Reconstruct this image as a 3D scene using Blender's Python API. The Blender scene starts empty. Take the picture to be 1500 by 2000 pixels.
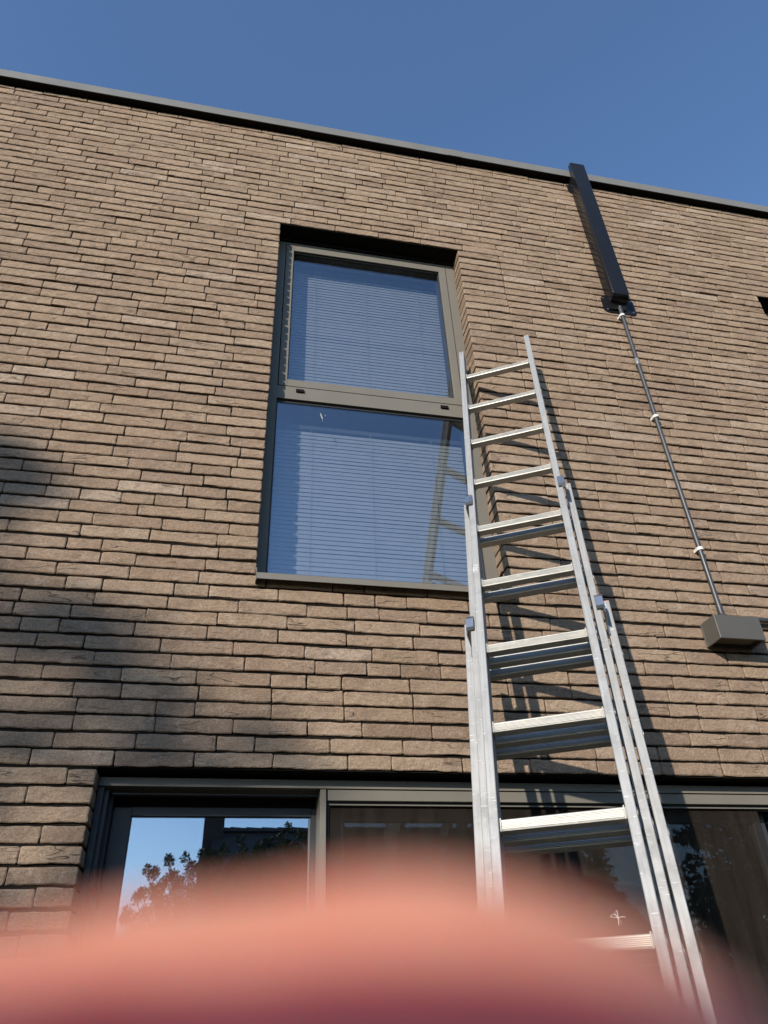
import bpy, bmesh, math, random
import numpy as np
from mathutils import Vector, Matrix

random.seed(7)
rng = np.random.default_rng(11)
SC = bpy.context.scene
COL = SC.collection
R = math.radians

# ------------------------------------------------------------------ camera
CAM = Vector((0.0, -2.427, 1.60))
PITCH, YAW, ROLL = R(34.675), R(12.882), R(-2.629)
fwd = Vector((math.sin(YAW) * math.cos(PITCH), math.cos(YAW) * math.cos(PITCH), math.sin(PITCH)))
rgt0 = Vector((math.cos(YAW), -math.sin(YAW), 0.0))
up0 = rgt0.cross(fwd)
rgt = rgt0 * math.cos(ROLL) + up0 * math.sin(ROLL)
upv = up0 * math.cos(ROLL) - rgt0 * math.sin(ROLL)
cd = bpy.data.cameras.new('camera')
cam = bpy.data.objects.new('camera', cd)
COL.objects.link(cam)
cam.matrix_world = Matrix(((rgt.x, upv.x, -fwd.x, CAM.x), (rgt.y, upv.y, -fwd.y, CAM.y),
                           (rgt.z, upv.z, -fwd.z, CAM.z), (0, 0, 0, 1)))
cd.sensor_fit = 'VERTICAL'
cd.sensor_height = 9.8
cd.sensor_width = 7.35
cd.lens = 1428.4 / 2000 * 9.8
cd.clip_start = 0.002
cd.clip_end = 4000
cd.dof.use_dof = True
cd.dof.focus_distance = 3.1
cd.dof.aperture_fstop = cd.lens / 2.6
cd.dof.aperture_blades = 0
SC.camera = cam

# ------------------------------------------------------------------ light
SUN_L = Vector((0.79, 1.0, -0.52)).normalized()          # the way the light travels
to_sun = -SUN_L
elev = math.asin(to_sun.z)
azim = math.atan2(to_sun.x, to_sun.y)                    # clockwise from +Y
W = bpy.data.worlds.new('World')
SC.world = W
W.use_nodes = True
wn = W.node_tree
wn.nodes.clear()
sky = wn.nodes.new('ShaderNodeTexSky')
sky.sky_type = 'NISHITA'
sky.sun_disc = False
sky.sun_elevation = elev
sky.sun_rotation = azim
sky.altitude = 100
sky.air_density = 1.0
sky.dust_density = 0.3
sky.ozone_density = 4.5
bg = wn.nodes.new('ShaderNodeBackground')
bg.inputs['Strength'].default_value = 0.15
wo = wn.nodes.new('ShaderNodeOutputWorld')
wn.links.new(sky.outputs[0], bg.inputs[0])
wn.links.new(bg.outputs[0], wo.inputs[0])
sd = bpy.data.lights.new('sun', 'SUN')
sd.energy = 3.85
sd.angle = R(0.53)
sd.color = (1.0, 0.93, 0.84)
sun = bpy.data.objects.new('sun', sd)
COL.objects.link(sun)
sun.rotation_euler = SUN_L.to_track_quat('-Z', 'Y').to_euler()
sun.location = (-8, -10, 12)
SC.view_settings.view_transform = 'Standard'
SC.view_settings.look = 'None'
SC.view_settings.exposure = 0.58
SC.view_settings.gamma = 1.0
SC.view_settings.use_curve_mapping = False
SC.render.engine = 'CYCLES'
SC.cycles.max_bounces = 8
SC.cycles.transparent_max_bounces = 16
SC.cycles.caustics_reflective = False
SC.cycles.caustics_refractive = False
SC.cycles.use_denoising = True


# ------------------------------------------------------------------ materials
class NT:
    def __init__(self, name):
        self.m = bpy.data.materials.new(name)
        self.m.use_nodes = True
        self.t = self.m.node_tree
        self.t.nodes.clear()
        self.out = self.n('ShaderNodeOutputMaterial')

    def n(self, typ, **kw):
        nd = self.t.nodes.new(typ)
        for k, v in kw.items():
            if k.startswith('i_'):
                key = k[2:]
                key = int(key) if key.isdigit() else key.replace('_', ' ')
                nd.inputs[key].default_value = v
            else:
                setattr(nd, k, v)
        return nd

    def l(self, a, b):
        self.t.links.new(a, b)

    def math(self, op, a, b=None, c=None, clamp=False):
        nd = self.n('ShaderNodeMath', operation=op, use_clamp=clamp)
        for i, v in enumerate((a, b, c)):
            if v is None:
                continue
            if isinstance(v, (int, float)):
                nd.inputs[i].default_value = v
            else:
                self.l(v, nd.inputs[i])
        return nd.outputs[0]

    def mix(self, fac, a, b, blend='MIX'):
        nd = self.n('ShaderNodeMix', data_type='RGBA', blend_type=blend)
        for s, v in ((nd.inputs['Factor'], fac), (nd.inputs[6], a), (nd.inputs[7], b)):
            if isinstance(v, (int, float)):
                s.default_value = v
            elif isinstance(v, tuple):
                s.default_value = (*v, 1.0)
            else:
                self.l(v, s)
        return nd.outputs[2]

    def noise(self, vec, scale, detail=4, rough=0.6, dist=0.0):
        nd = self.n('ShaderNodeTexNoise')
        nd.inputs['Scale'].default_value = scale
        nd.inputs['Detail'].default_value = detail
        nd.inputs['Roughness'].default_value = rough
        nd.inputs['Distortion'].default_value = dist
        if vec is not None:
            self.l(vec, nd.inputs['Vector'])
        return nd.outputs['Fac']

    def remap(self, v, a, b, c=0.0, d=1.0):
        nd = self.n('ShaderNodeMapRange', clamp=True)
        self.l(v, nd.inputs[0])
        for i, x in enumerate((a, b, c, d)):
            nd.inputs[i + 1].default_value = x
        return nd.outputs[0]

    def bump(self, h, strength, dist, normal=None):
        nd = self.n('ShaderNodeBump')
        nd.inputs['Strength'].default_value = strength
        nd.inputs['Distance'].default_value = dist
        self.l(h, nd.inputs['Height'])
        if normal is not None:
            self.l(normal, nd.inputs['Normal'])
        return nd.outputs[0]

    def pos(self, obj=False):
        if obj:
            return self.n('ShaderNodeTexCoord').outputs['Object']
        return self.n('ShaderNodeNewGeometry').outputs['Position']

    def scalev(self, v, s):
        nd = self.n('ShaderNodeVectorMath', operation='MULTIPLY')
        self.l(v, nd.inputs[0])
        nd.inputs[1].default_value = s
        return nd.outputs[0]

    def bsdf(self, color, rough=0.5, metal=0.0, normal=None, spec=0.5, **kw):
        b = self.n('ShaderNodeBsdfPrincipled')
        for key, v in (('Base Color', color), ('Roughness', rough), ('Metallic', metal), ('Specular IOR Level', spec)):
            if isinstance(v, tuple):
                b.inputs[key].default_value = (*v, 1.0)
            elif isinstance(v, (int, float)):
                b.inputs[key].default_value = v
            else:
                self.l(v, b.inputs[key])
        if normal is not None:
            self.l(normal, b.inputs['Normal'])
        for k, v in kw.items():
            b.inputs[k.replace('_', ' ')].default_value = v
        self.l(b.outputs[0], self.out.inputs[0])
        return b


def mat_brick():
    m = NT('water_struck_brick')
    p = m.pos()
    at = m.n('ShaderNodeAttribute', attribute_name='seed')
    seed = at.outputs['Fac']
    off = m.n('ShaderNodeCombineXYZ')
    m.l(m.math('MULTIPLY', seed, 31.7), off.inputs[0])
    m.l(m.math('MULTIPLY', seed, 17.3), off.inputs[1])
    m.l(m.math('MULTIPLY', seed, 53.9), off.inputs[2])
    v = m.n('ShaderNodeVectorMath', operation='ADD')
    m.l(p, v.inputs[0])
    m.l(off.outputs[0], v.inputs[1])
    v = v.outputs[0]
    ramp = m.n('ShaderNodeValToRGB')
    cr = ramp.color_ramp
    cols = [(0.0, (0.274, 0.195, 0.133)), (.2, (0.305, 0.221, 0.152)), (.42, (0.251, 0.176, 0.122)), (.6, (0.324, 0.236, 0.164)),
            (.78, (0.290, 0.210, 0.147)), (.9, (0.238, 0.169, 0.121)), (1.0, (0.344, 0.259, 0.182))]
    while len(cr.elements) < len(cols):
        cr.elements.new(.5)
    for e, (x, c) in zip(cr.elements, cols):
        e.position = x
        e.color = (*c, 1)
    m.l(m.math('FRACT', m.math('MULTIPLY', seed, 7.13)), ramp.inputs[0])
    c = ramp.outputs[0]
    # sandy skin, broad darker firing patches, pale bloom
    big = m.noise(m.scalev(v, (1, 1, 1.8)), 9, 3, .55)
    odd = m.math('FRACT', m.math('MULTIPLY', seed, 91.7))
    c = m.mix(m.remap(odd, .945, .96, 0, .45), c, (.175, .120, .080))
    c = m.mix(m.remap(odd, .045, .03, 0, .40), c, (.43, .345, .275))
    c = m.mix(m.remap(big, .48, .70, 0, .65), c, (.195, .136, .096))
    stri = m.noise(m.scalev(v, (1, 1, 5.5)), 27, 6, .74)
    c = m.mix(m.remap(stri, .50, .70, 0, .75), c, (.175, .122, .088))
    bloom = m.noise(m.scalev(v, (1, 1, 1.4)), 21, 5, .65)
    c = m.mix(m.remap(bloom, .55, .78, 0, .5), c, (.44, .355, .285))
    sand = m.noise(m.scalev(v, (1, 1, 1.25)), 135, 4, .75)
    c = m.mix(m.remap(sand, .34, .66, 0, 1), m.mix(1.0, c, (.77, .765, .75), 'MULTIPLY'), m.mix(1.0, c, (1.22, 1.22, 1.22), 'MULTIPLY'))
    grain = m.noise(v, 420, 3, .7)
    c = m.mix(m.remap(grain, .30, .70, 0, 1), m.mix(1.0, c, (.66, .66, .66), 'MULTIPLY'), m.mix(1.0, c, (1.36, 1.34, 1.30), 'MULTIPLY'))
    speck = m.n('ShaderNodeTexVoronoi')
    speck.inputs['Scale'].default_value = 85
    m.l(v, speck.inputs['Vector'])
    spm = m.math('MULTIPLY', m.remap(speck.outputs['Distance'], .10, .16, 1, 0), m.remap(m.noise(v, 17, 2), .56, .62, 0, 1))
    c = m.mix(m.math('MULTIPLY', spm, .6), c, (.56, .48, .37))
    # folded creases of hand thrown clay
    warp = m.n('ShaderNodeTexNoise')
    warp.inputs['Scale'].default_value = 6
    m.l(v, warp.inputs['Vector'])
    wv = m.n('ShaderNodeVectorMath', operation='MULTIPLY_ADD')
    m.l(warp.outputs['Color'], wv.inputs[0])
    wv.inputs[1].default_value = (.025, .025, .025)
    m.l(v, wv.inputs[2])
    cn = m.noise(m.scalev(wv.outputs[0], (2.2, 2.2, 17)), 1.6, 2, .45)
    line = m.remap(m.math('ABSOLUTE', m.math('SUBTRACT', cn, .5)), .0, .008, 1, 0)
    cmask = m.remap(m.noise(v, 7, 2), .53, .64, 0, 1)
    crease = m.math('MULTIPLY', line, cmask)
    c = m.mix(m.math('MULTIPLY', crease, .6), c, (.075, .052, .037))
    mid = m.noise(m.scalev(v, (1, 1, 1.6)), 60, 7, .72)
    fine = m.noise(v, 300, 4, .7)
    h = m.math('ADD', m.math('MULTIPLY', mid, .8), m.math('MULTIPLY', fine, .35))
    h = m.math('SUBTRACT', h, m.math('MULTIPLY', crease, .9))
    nrm = m.bump(h, 1.0, .007)
    m.bsdf(c, .93, 0, nrm, .18)
    return m.m


def mat_paint(name, col, rough, bump=.0, dust=.25, spec=.5):
    m = NT(name)
    p = m.pos()
    n1 = m.noise(p, 6, 5, .6)
    n2 = m.noise(p, 140, 3, .7)
    c = m.mix(m.remap(n1, .4, .75, 0, dust), col, tuple(min(1, x * 1.3 + .015) for x in col))
    c = m.mix(m.remap(n2, .66, .74, 0, dust * .9), c, tuple(min(1, x * 1.35 + .03) for x in col))
    r = m.remap(n1, .3, .7, rough * .85, min(1, rough * 1.2))
    nrm = m.bump(m.noise(p, 30, 2), .08, .002)
    m.bsdf(c, r, 0, nrm, spec)
    return m.m


def mat_alu(name, base, rough, metal, streak_axis='u'):
    m = NT(name)
    p = m.pos(True)
    st = m.noise(m.scalev(p, (160, 160, 5)), 1.0, 4, .65)
    blot = m.noise(p, 14, 5, .65)
    scr = m.noise(m.scalev(p, (30, 30, 420)), 1.0, 2, .5)
    lo = tuple(x * .80 for x in base)
    c = m.mix(m.remap(st, .35, .65, 0, 1), base, lo)
    c = m.mix(m.remap(blot, .50, .70, 0, .6), c, tuple(x * .66 for x in base))
    c = m.mix(m.math('MULTIPLY', m.remap(scr, .69, .73, 0, .5), m.remap(blot, .42, .5, 0, 1)), c, (.93, .93, .93))
    r = m.remap(blot, .3, .7, rough * .85, rough * 1.2)
    m.bsdf(c, r, metal, m.bump(st, .12, .001), .5)
    return m.m


def mat_rung():
    m = NT('worn_aluminium_tread')
    p = m.pos(True)
    st = m.noise(m.scalev(p, (5, 160, 160)), 1.0, 4, .65)
    blot = m.noise(m.scalev(p, (1, 2, 2)), 22, 5, .7)
    dirt = m.noise(m.scalev(p, (1, 3, 3)), 70, 4, .75)
    c = m.mix(m.remap(st, .35, .65, 0, 1), (.58, .56, .50), (.47, .45, .40))
    c = m.mix(m.remap(blot, .5, .72, 0, .5), c, (.74, .67, .50))
    c = m.mix(m.remap(dirt, .64, .72, 0, .65), c, (.30, .27, .22))
    m.bsdf(c, m.remap(blot, .3, .7, .42, .58), .50, m.bump(st, .2, .001), .4)
    return m.m


def mat_glass(name, base_refl, tint, dust=.02):
    m = NT(name)
    p = m.pos()
    ge = m.n('ShaderNodeNewGeometry')
    dt = m.n('ShaderNodeVectorMath', operation='DOT_PRODUCT')
    m.l(ge.outputs['Normal'], dt.inputs[0])
    m.l(ge.outputs['Incoming'], dt.inputs[1])
    co = m.math('ABSOLUTE', dt.outputs['Value'])
    schl = m.math('MULTIPLY_ADD', m.math('POWER', m.math('SUBTRACT', 1.0, co), 5.0), .96, .04)
    wav = m.bump(m.noise(p, 1.7, 2), .03, .004)
    gl = m.n('ShaderNodeBsdfGlossy')
    gl.inputs['Roughness'].default_value = 0.0
    gl.inputs['Color'].default_value = (.93, .96, 1, 1)
    m.l(wav, gl.inputs['Normal'])
    tr = m.n('ShaderNodeBsdfTransparent')
    tr.inputs['Color'].default_value = (*tint, 1)
    fac = m.math('ADD', schl, base_refl, clamp=True)
    mx = m.n('ShaderNodeMixShader')
    m.l(fac, mx.inputs[0])
    m.l(tr.outputs[0], mx.inputs[1])
    m.l(gl.outputs[0], mx.inputs[2])
    df = m.n('ShaderNodeBsdfDiffuse')
    df.inputs['Color'].default_value = (.55, .53, .5, 1)
    spk = m.remap(m.noise(p, 260, 2, .6), .70, .76, 0, 1)
    smear = m.remap(m.noise(m.scalev(p, (30, 30, 3)), 1.3, 4, .6), .55, .8, 0, 1)
    dfac = m.math('ADD', m.math('MULTIPLY', spk, dust * 7), m.math('ADD', m.math('MULTIPLY', smear, dust), dust * .35), clamp=True)
    mx2 = m.n('ShaderNodeMixShader')
    m.l(dfac, mx2.inputs[0])
    m.l(mx.outputs[0], mx2.inputs[1])
    m.l(df.outputs[0], mx2.inputs[2])
    m.l(mx2.outputs[0], m.out.inputs[0])
    return m.m


def mat_screen():
    m = NT('dusty_insect_mesh')
    p = m.pos()
    df = m.n('ShaderNodeBsdfDiffuse')
    n1 = m.noise(p, 300, 3, .7)
    n2 = m.noise(m.scalev(p, (40, 40, 4)), 1, 3, .6)
    c = m.mix(m.remap(n2, .35, .7, 0, 1), (.026, .021, .017), (.040, .032, .025))
    c = m.mix(m.remap(n1, .66, .74, 0, .8), c, (.30, .26, .20))
    m.l(c, df.inputs['Color'])
    tr = m.n('ShaderNodeBsdfTransparent')
    mx = m.n('ShaderNodeMixShader')
    mx.inputs[0].default_value = .36
    m.l(tr.outputs[0], mx.inputs[1])
    m.l(df.outputs[0], mx.inputs[2])
    m.l(mx.outputs[0], m.out.inputs[0])
    return m.m


def mat_plain(name, col, rough=.6, metal=0, spec=.5, var=.25, scale=8):
    m = NT(name)
    n1 = m.noise(m.pos(), scale, 5, .6)
    c = m.mix(m.remap(n1, .3, .7, 0, 1), tuple(x * (1 - var) for x in col), tuple(min(1, x * (1 + var)) for x in col))
    m.bsdf(c, rough, metal, None, spec)
    return m.m


def mat_skin():
    m = NT('skin')
    p = m.pos(True)
    n1 = m.noise(p, 130, 5, .6)
    c = m.mix(m.remap(n1, .38, .62, 0, 1), (.57, .240, .155), (.50, .168, .108))
    ridge = m.noise(m.scalev(p, (500, 2500, 500)), 1, 2, .5)
    b = m.bsdf(c, .5, 0, m.bump(ridge, .2, .0003), .4)
    b.inputs['Subsurface Weight'].default_value = 1.0
    b.inputs['Subsurface Radius'].default_value = (1.0, .16, .08)
    b.inputs['Subsurface Scale'].default_value = .010
    return m.m


def mat_leaf(name, a, b2):
    m = NT(name)
    n1 = m.noise(m.pos(), 3.5, 4, .6)
    n2 = m.n('ShaderNodeNewGeometry').outputs['Random Per Island']
    c = m.mix(m.math('MULTIPLY', m.math('ADD', n1, n2), .5), a, b2)
    m.bsdf(c, .75, 0, None, .3)
    return m.m


M = dict(
    brick=mat_brick(),
    mortar=mat_plain('dark_mortar', (.012, .010, .008), .95, 0, .1, .3, 60),
    frame=mat_paint('grey_beige_window_paint', (.152, .138, .112), .42, dust=.2, spec=.2),
    frame2=mat_paint('charcoal_door_paint', (.035, .037, .039), .42, dust=.12, spec=.3),
    coping=mat_paint('grey_roof_edge_metal', (.150, .145, .128), .45, dust=.2, spec=.35),
    soffit=mat_paint('dark_soffit_metal', (.012, .011, .010), .9, dust=.05, spec=.05),
    duct=mat_paint('black_gloss_paint', (.011, .011, .012), .16, dust=.02, spec=.22),
    pipe=mat_paint('dark_conduit_plastic', (.038, .039, .040), .40, dust=.1),
    collar=mat_paint('grey_coupling_plastic', (.16, .155, .14), .35),
    clip=mat_paint('white_clip_plastic', (.58, .55, .49), .45, dust=.1),
    lamp=mat_paint('anthracite_lamp_paint', (.078, .071, .058), .45, dust=.12),
    lens=mat_plain('frosted_lamp_glass', (.16, .15, .11), .35),
    rail=mat_alu('dull_aluminium', (.315, .314, .304), .58, .30),
    rung=mat_rung(),
    hook=mat_alu('zinc_plated_steel', (.36, .39, .43), .3, .9),
    red=mat_plain('red_end_plug', (.33, .06, .045), .6),
    glass_up=mat_glass('solar_window_glass', .10, (.90, .93, .95), .006),
    glass_door=mat_glass('clear_door_glass', .27, (.75, .76, .75), .004),
    glass_screen=mat_glass('dark_leaf_glass', .15, (.70, .70, .68), .004),
    screen=mat_screen(),
    rubber=mat_plain('black_gasket', (.012, .012, .012), .6),
    blind=mat_plain('grey_blind_slat', (.225, .225, .22), .45, 0, .5, .06, 20),
    headrail=mat_plain('dark_blind_head_rail', (.035, .037, .04), .5),
    cordm=mat_plain('pale_blind_cord', (.23, .235, .235), .8),
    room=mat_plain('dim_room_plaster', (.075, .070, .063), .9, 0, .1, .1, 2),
    skin=mat_skin(),
    nail=mat_plain('fingernail', (.66, .40, .33), .3),
    phone=mat_plain('black_phone_case', (.02, .02, .022), .45),
    dropping=mat_plain('dried_bird_dropping', (.34, .34, .31), .9, 0, .1, .2, 200),
    stamp=mat_plain('white_stamp_ink', (.66, .66, .64), .7),
    scratch=mat_plain('pale_scratch', (.80, .76, .72), .8),
    tile=mat_plain('dark_roof_tile', (.055, .050, .046), .6, 0, .4, .25, 12),
    render=mat_plain('grey_house_render', (.20, .185, .165), .9),
    chimney=mat_plain('dark_chimney_brick', (.06, .045, .038), .9),
    ground=mat_plain('lawn_soil', (.055, .060, .028), .95, 0, .1, .35, 2),
    paving=mat_plain('terrace_stone', (.080, .062, .046), .85, 0, .2, .2, 3),
    bark=mat_plain('conifer_bark', (.09, .065, .045), .9),
    needle=mat_leaf('conifer_needles', (.025, .045, .018), (.06, .085, .03)),
    cloth=mat_plain('grey_curtain_cloth', (.030, .030, .029), .9, 0, .1, .15, 9),
)


# ------------------------------------------------------------------ builders
def link(name, me, mat=None, parent=None):
    o = bpy.data.objects.new(name, me)
    COL.objects.link(o)
    if me is not None and mat is not None:
        me.materials.append(mat)
    if parent is not None:
        o.parent = parent
    return o


def tag(o, label=None, cat=None, group=None, kind=None):
    for k, v in (('label', label), ('category', cat), ('group', group), ('kind', kind)):
        if v:
            o[k] = v
    return o


def thing(name, label, cat, loc=(0, 0, 0), group=None, kind=None):
    o = bpy.data.objects.new(name, None)
    COL.objects.link(o)
    o.location = loc
    o.empty_display_size = .1
    return tag(o, label, cat, group, kind)


def mesh(name, vs, fs, smooth=False):
    me = bpy.data.meshes.new(name)
    me.from_pydata([tuple(v) for v in vs], [], fs)
    me.update()
    if smooth:
        me.polygons.foreach_set('use_smooth', [True] * len(me.polygons))
    return me


class MB:
    """collects shapes (in world metres) into one mesh"""

    def __init__(self):
        self.bm = bmesh.new()

    def box(self, x0, x1, y0, y1, z0, z1, bev=0.0, seg=1):
        r = bmesh.ops.create_cube(self.bm, size=1)
        vs = r['verts']
        for v in vs:
            v.co = Vector((x0 + (v.co.x + .5) * (x1 - x0), y0 + (v.co.y + .5) * (y1 - y0), z0 + (v.co.z + .5) * (z1 - z0)))
        if bev > 0:
            es = list({e for v in vs for e in v.link_edges})
            bmesh.ops.bevel(self.bm, geom=es, offset=bev, segments=seg, profile=.5, affect='EDGES')
        return self

    def prism(self, pts, axis, a, b):
        """extrude a 2D outline (list of (p,q)) along axis index from a to b"""
        def mk(p, q, t):
            c = [0, 0, 0]
            o = [i for i in range(3) if i != axis]
            c[o[0]], c[o[1]], c[axis] = p, q, t
            return self.bm.verts.new(c)
        A = [mk(p, q, a) for p, q in pts]
        B = [mk(p, q, b) for p, q in pts]
        n = len(pts)
        for i in range(n):
            self.bm.faces.new((A[i], A[(i + 1) % n], B[(i + 1) % n], B[i]))
        self.bm.faces.new(A[::-1])
        self.bm.faces.new(B)
        return self

    def tube(self, path, radius, seg=12, cap=True):
        path = [Vector(p) for p in path]
        rad = radius if isinstance(radius, (list, tuple)) else [radius] * len(path)
        rings = []
        prev = None
        for i, p in enumerate(path):
            t = (path[min(i + 1, len(path) - 1)] - path[max(i - 1, 0)]).normalized()
            if prev is None:
                a = t.orthogonal().normalized()
            else:
                a = (prev - t * prev.dot(t)).normalized()
            prev = a
            b = t.cross(a)
            rings.append([self.bm.verts.new(p + (a * math.cos(2 * math.pi * k / seg) + b * math.sin(2 * math.pi * k / seg)) * rad[i]) for k in range(seg)])
        for r0, r1 in zip(rings, rings[1:]):
            for k in range(seg):
                self.bm.faces.new((r0[k], r0[(k + 1) % seg], r1[(k + 1) % seg], r1[k]))
        if cap:
            self.bm.faces.new(rings[0][::-1])
            self.bm.faces.new(rings[-1])
        return self

    def xform(self, mtx):
        bmesh.ops.transform(self.bm, matrix=mtx, verts=self.bm.verts)
        return self

    def build(self, name, mat, parent=None, smooth=False):
        bmesh.ops.recalc_face_normals(self.bm, faces=self.bm.faces)
        me = bpy.data.meshes.new(name)
        self.bm.to_mesh(me)
        self.bm.free()
        if smooth:
            me.polygons.foreach_set('use_smooth', [True] * len(me.polygons))
            me.set_sharp_from_angle(angle=R(35))
        return link(name, me, mat, parent)


BaseMB = MB
# ------------------------------------------------------------------ the ground
gm = MB()
gm.bm.faces.new([gm.bm.verts.new(p) for p in ((-1500, -1500, 0), (1500, -1500, 0), (1500, 1500, 0), (-1500, 1500, 0))])
tag(gm.build('ground', M['ground']), kind='structure')
tm = MB()
tm.box(-6, 8, -3.6, -.03, -.05, .012, .003)
tag(tm.build('terrace', M['paving']), kind='structure')

# ------------------------------------------------------------------ the brick building
P = .05525                       # course height
Z0 = 2.275                       # underside of the course over the patio door
NB = 41
ZB = Z0 - NB * P
HEAD = Z0 + 53 * P               # underside of the course over the upper windows
ZT = 6.127                       # underside of the roof edge
SILL = Z0 + 13 * P               # first course beside the upper windows
XL, XR = -2.35, 4.55
OPEN = [(.050, 1.058, SILL, HEAD), (2.990, 3.998, SILL, HEAD), (-.389, 2.86, ZB, Z0)]

building = thing('brick_building', 'flat-roofed house of thin brown bricks with dark open joints', 'building', (1.1, .2, 0))


def P_(o):
    o.parent = building
    o.matrix_parent_inverse = building.matrix_world.inverted()
    return o


bpy.context.view_layer.update()


def part(mb, name, mat, parent=None, smooth=False):
    o = mb.build(name, mat, None, smooth)
    o.parent = parent or building
    o.matrix_parent_inverse = (parent or building).matrix_world.inverted()
    return o


# mortar backing with the openings left out
core = MB()
xs = sorted({XL, XR, *[a - .012 for a, b, c, d in OPEN], *[b + .012 for a, b, c, d in OPEN]})
zs = sorted({0.0, ZT - .004, *[c - .001 for a, b, c, d in OPEN if c > .1], *[d + .012 for a, b, c, d in OPEN]})
for xa, xb in zip(xs, xs[1:]):
    for za, zb in zip(zs, zs[1:]):
        cx, cz = (xa + xb) / 2, (za + zb) / 2
        if any(a - .012 < cx < b + .012 and c - .001 < cz < d + .012 for a, b, c, d in OPEN):
            continue
        core.box(xa, xb, .0085, .30, za, zb)
part(core, 'wall', M['mortar'])


def noise1(n, amp, corr=.55):
    a = rng.normal(0, 1, n)
    for i in range(1, n):
        a[i] = corr * a[i - 1] + (1 - corr) * a[i] * 1.4
    return a * amp


def brick_mesh(x0, x1, z0, z1, depth, seed):
    """front grid with a worn arris, ragged bed edges, sides and a back"""
    L = x1 - x0
    nx = max(3, int(round(L / .017)))
    us = np.concatenate(([0, .0035], np.linspace(.0035, L - .0035, nx)[1:-1], [L - .0035, L]))
    H = z1 - z0
    ws = np.array([0, .0032, H * .5, H - .0030, H])
    nu, nw = len(us), len(ws)
    X = np.tile(us, (nw, 1)) + x0
    Z = np.tile(ws[:, None], (1, nu)) + z0
    tilt = float(np.clip(rng.normal(0, .0008), -.0015, .0015))
    Y = np.tile(float(np.clip(rng.normal(0, .0010), -.0025, .0018)) + tilt * (np.linspace(-1, 1, nu)), (nw, 1))
    Y = Y + rng.normal(0, .00045, (nw, nu)) + np.outer(np.linspace(-1, 1, nw), np.ones(nu)) * rng.normal(0, .0009)
    lo = noise1(nu, .0012)
    hi = noise1(nu, .0011)
    sag = rng.normal(0, .0008) * np.sin(np.linspace(0, math.pi, nu))
    Z[0] += lo + sag
    Z[1] += lo * .8 + sag
    Z[2] += sag
    Z[-1] += hi + sag
    Z[-2] += hi * .8 + sag
    if rng.random() < .22:                                   # chipped or slumped lower edge
        c0, wd = rng.random(), .10 + .2 * rng.random()
        f = np.exp(-((np.linspace(0, 1, nu) - c0) / wd) ** 2)
        Z[0] += f * .005 * rng.random()
        Y[0] += f * .004
    sl, sr = rng.normal(0, .0008, nw), rng.normal(0, .0008, nw)
    X[:, 0] += sl
    X[:, -1] += sr
    e = .0024
    Y[0] += e
    Y[-1] += e
    Y[:, 0] += e
    Y[:, -1] += e
    for (i, j, sx, sz) in ((0, 0, 1, 1), (0, -1, -1, 1), (-1, 0, 1, -1), (-1, -1, -1, -1)):
        k = abs(rng.normal(0, .0014)) + .0006
        X[i, j] += sx * k
        Z[i, j] += sz * k * .8
    vs = np.stack([X, Y, Z], -1).reshape(-1, 3)
    fs = []
    for i in range(nw - 1):
        for j in range(nu - 1):
            a = i * nu + j
            fs.append((a, a + 1, a + nu + 1, a + nu))
    ring = [j for j in range(nu)] + [i * nu + nu - 1 for i in range(1, nw)] + [(nw - 1) * nu + j for j in range(nu - 2, -1, -1)] + [i * nu for i in range(nw - 2, 0, -1)]
    n0 = len(vs)
    back = vs[ring].copy()
    back[:, 1] = depth
    vs = np.concatenate([vs, back])
    m = len(ring)
    for k in range(m):
        fs.append((ring[(k + 1) % m], ring[k], n0 + k, n0 + (k + 1) % m))
    fs.append(tuple(n0 + k for k in range(m)))
    return vs, fs


def proj(p):
    d = Vector(p) - CAM
    z = d.dot(fwd)
    return (750 + 1428.4 * d.dot(rgt) / z, 1000 - 1428.4 * d.dot(upv) / z)


bricks = []
ntop = int((ZT - Z0) / P)
for k in range(-NB, ntop + 1):
    zb = Z0 + k * P
    zt = min(zb + P, ZT - .002)
    if zt - zb < .02:
        continue
    spans = [(XL, XR)]
    for a, b, c, d in OPEN:
        if c - .001 < zb + P / 2 < d:
            ns = []
            for s, e in spans:
                if b <= s or a >= e:
                    ns.append((s, e))
                else:
                    if a > s:
                        ns.append((s, a))
                    if b < e:
                        ns.append((b, e))
            spans = ns
    above = any(abs(zb - d) < .001 for a, b, c, d in OPEN)
    wave = rng.normal(0, .0007)
    for s, e in spans:
        x = s
        first = True
        lens = []
        while x < e - 1e-4:
            r = rng.random()
            L = .2475 if r < .76 else (.123 if r < .87 else (.185 if r < .95 else .150))
            L *= 1 + rng.normal(0, .008)
            if s == XL and first:
                L *= .3 + .7 * rng.random()
            first = False
            if e - (x + L) < .075:
                L = e - x if e - x < .262 else (e - x) * .55
            lens.append((x, x + L))
            x += L
        for x0, x1 in lens:
            gapx = .0024 + abs(rng.normal(0, .0013))
            g = .0084 + abs(rng.normal(0, .0013))
            edge_l = abs(x0 - s) < 1e-4 and s != XL
            edge_r = abs(x1 - e) < 1e-4 and e != XR
            dep = .116 if (edge_l or edge_r) else (.040 if above else .030)
            bx0 = x0 if edge_l else x0 + gapx / 2
            bx1 = x1 if edge_r else x1 - gapx / 2
            bricks.append((bx0, bx1, zb + wave + (.0008 if above else 0), zt - g + wave, dep, rng.random()))

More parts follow.
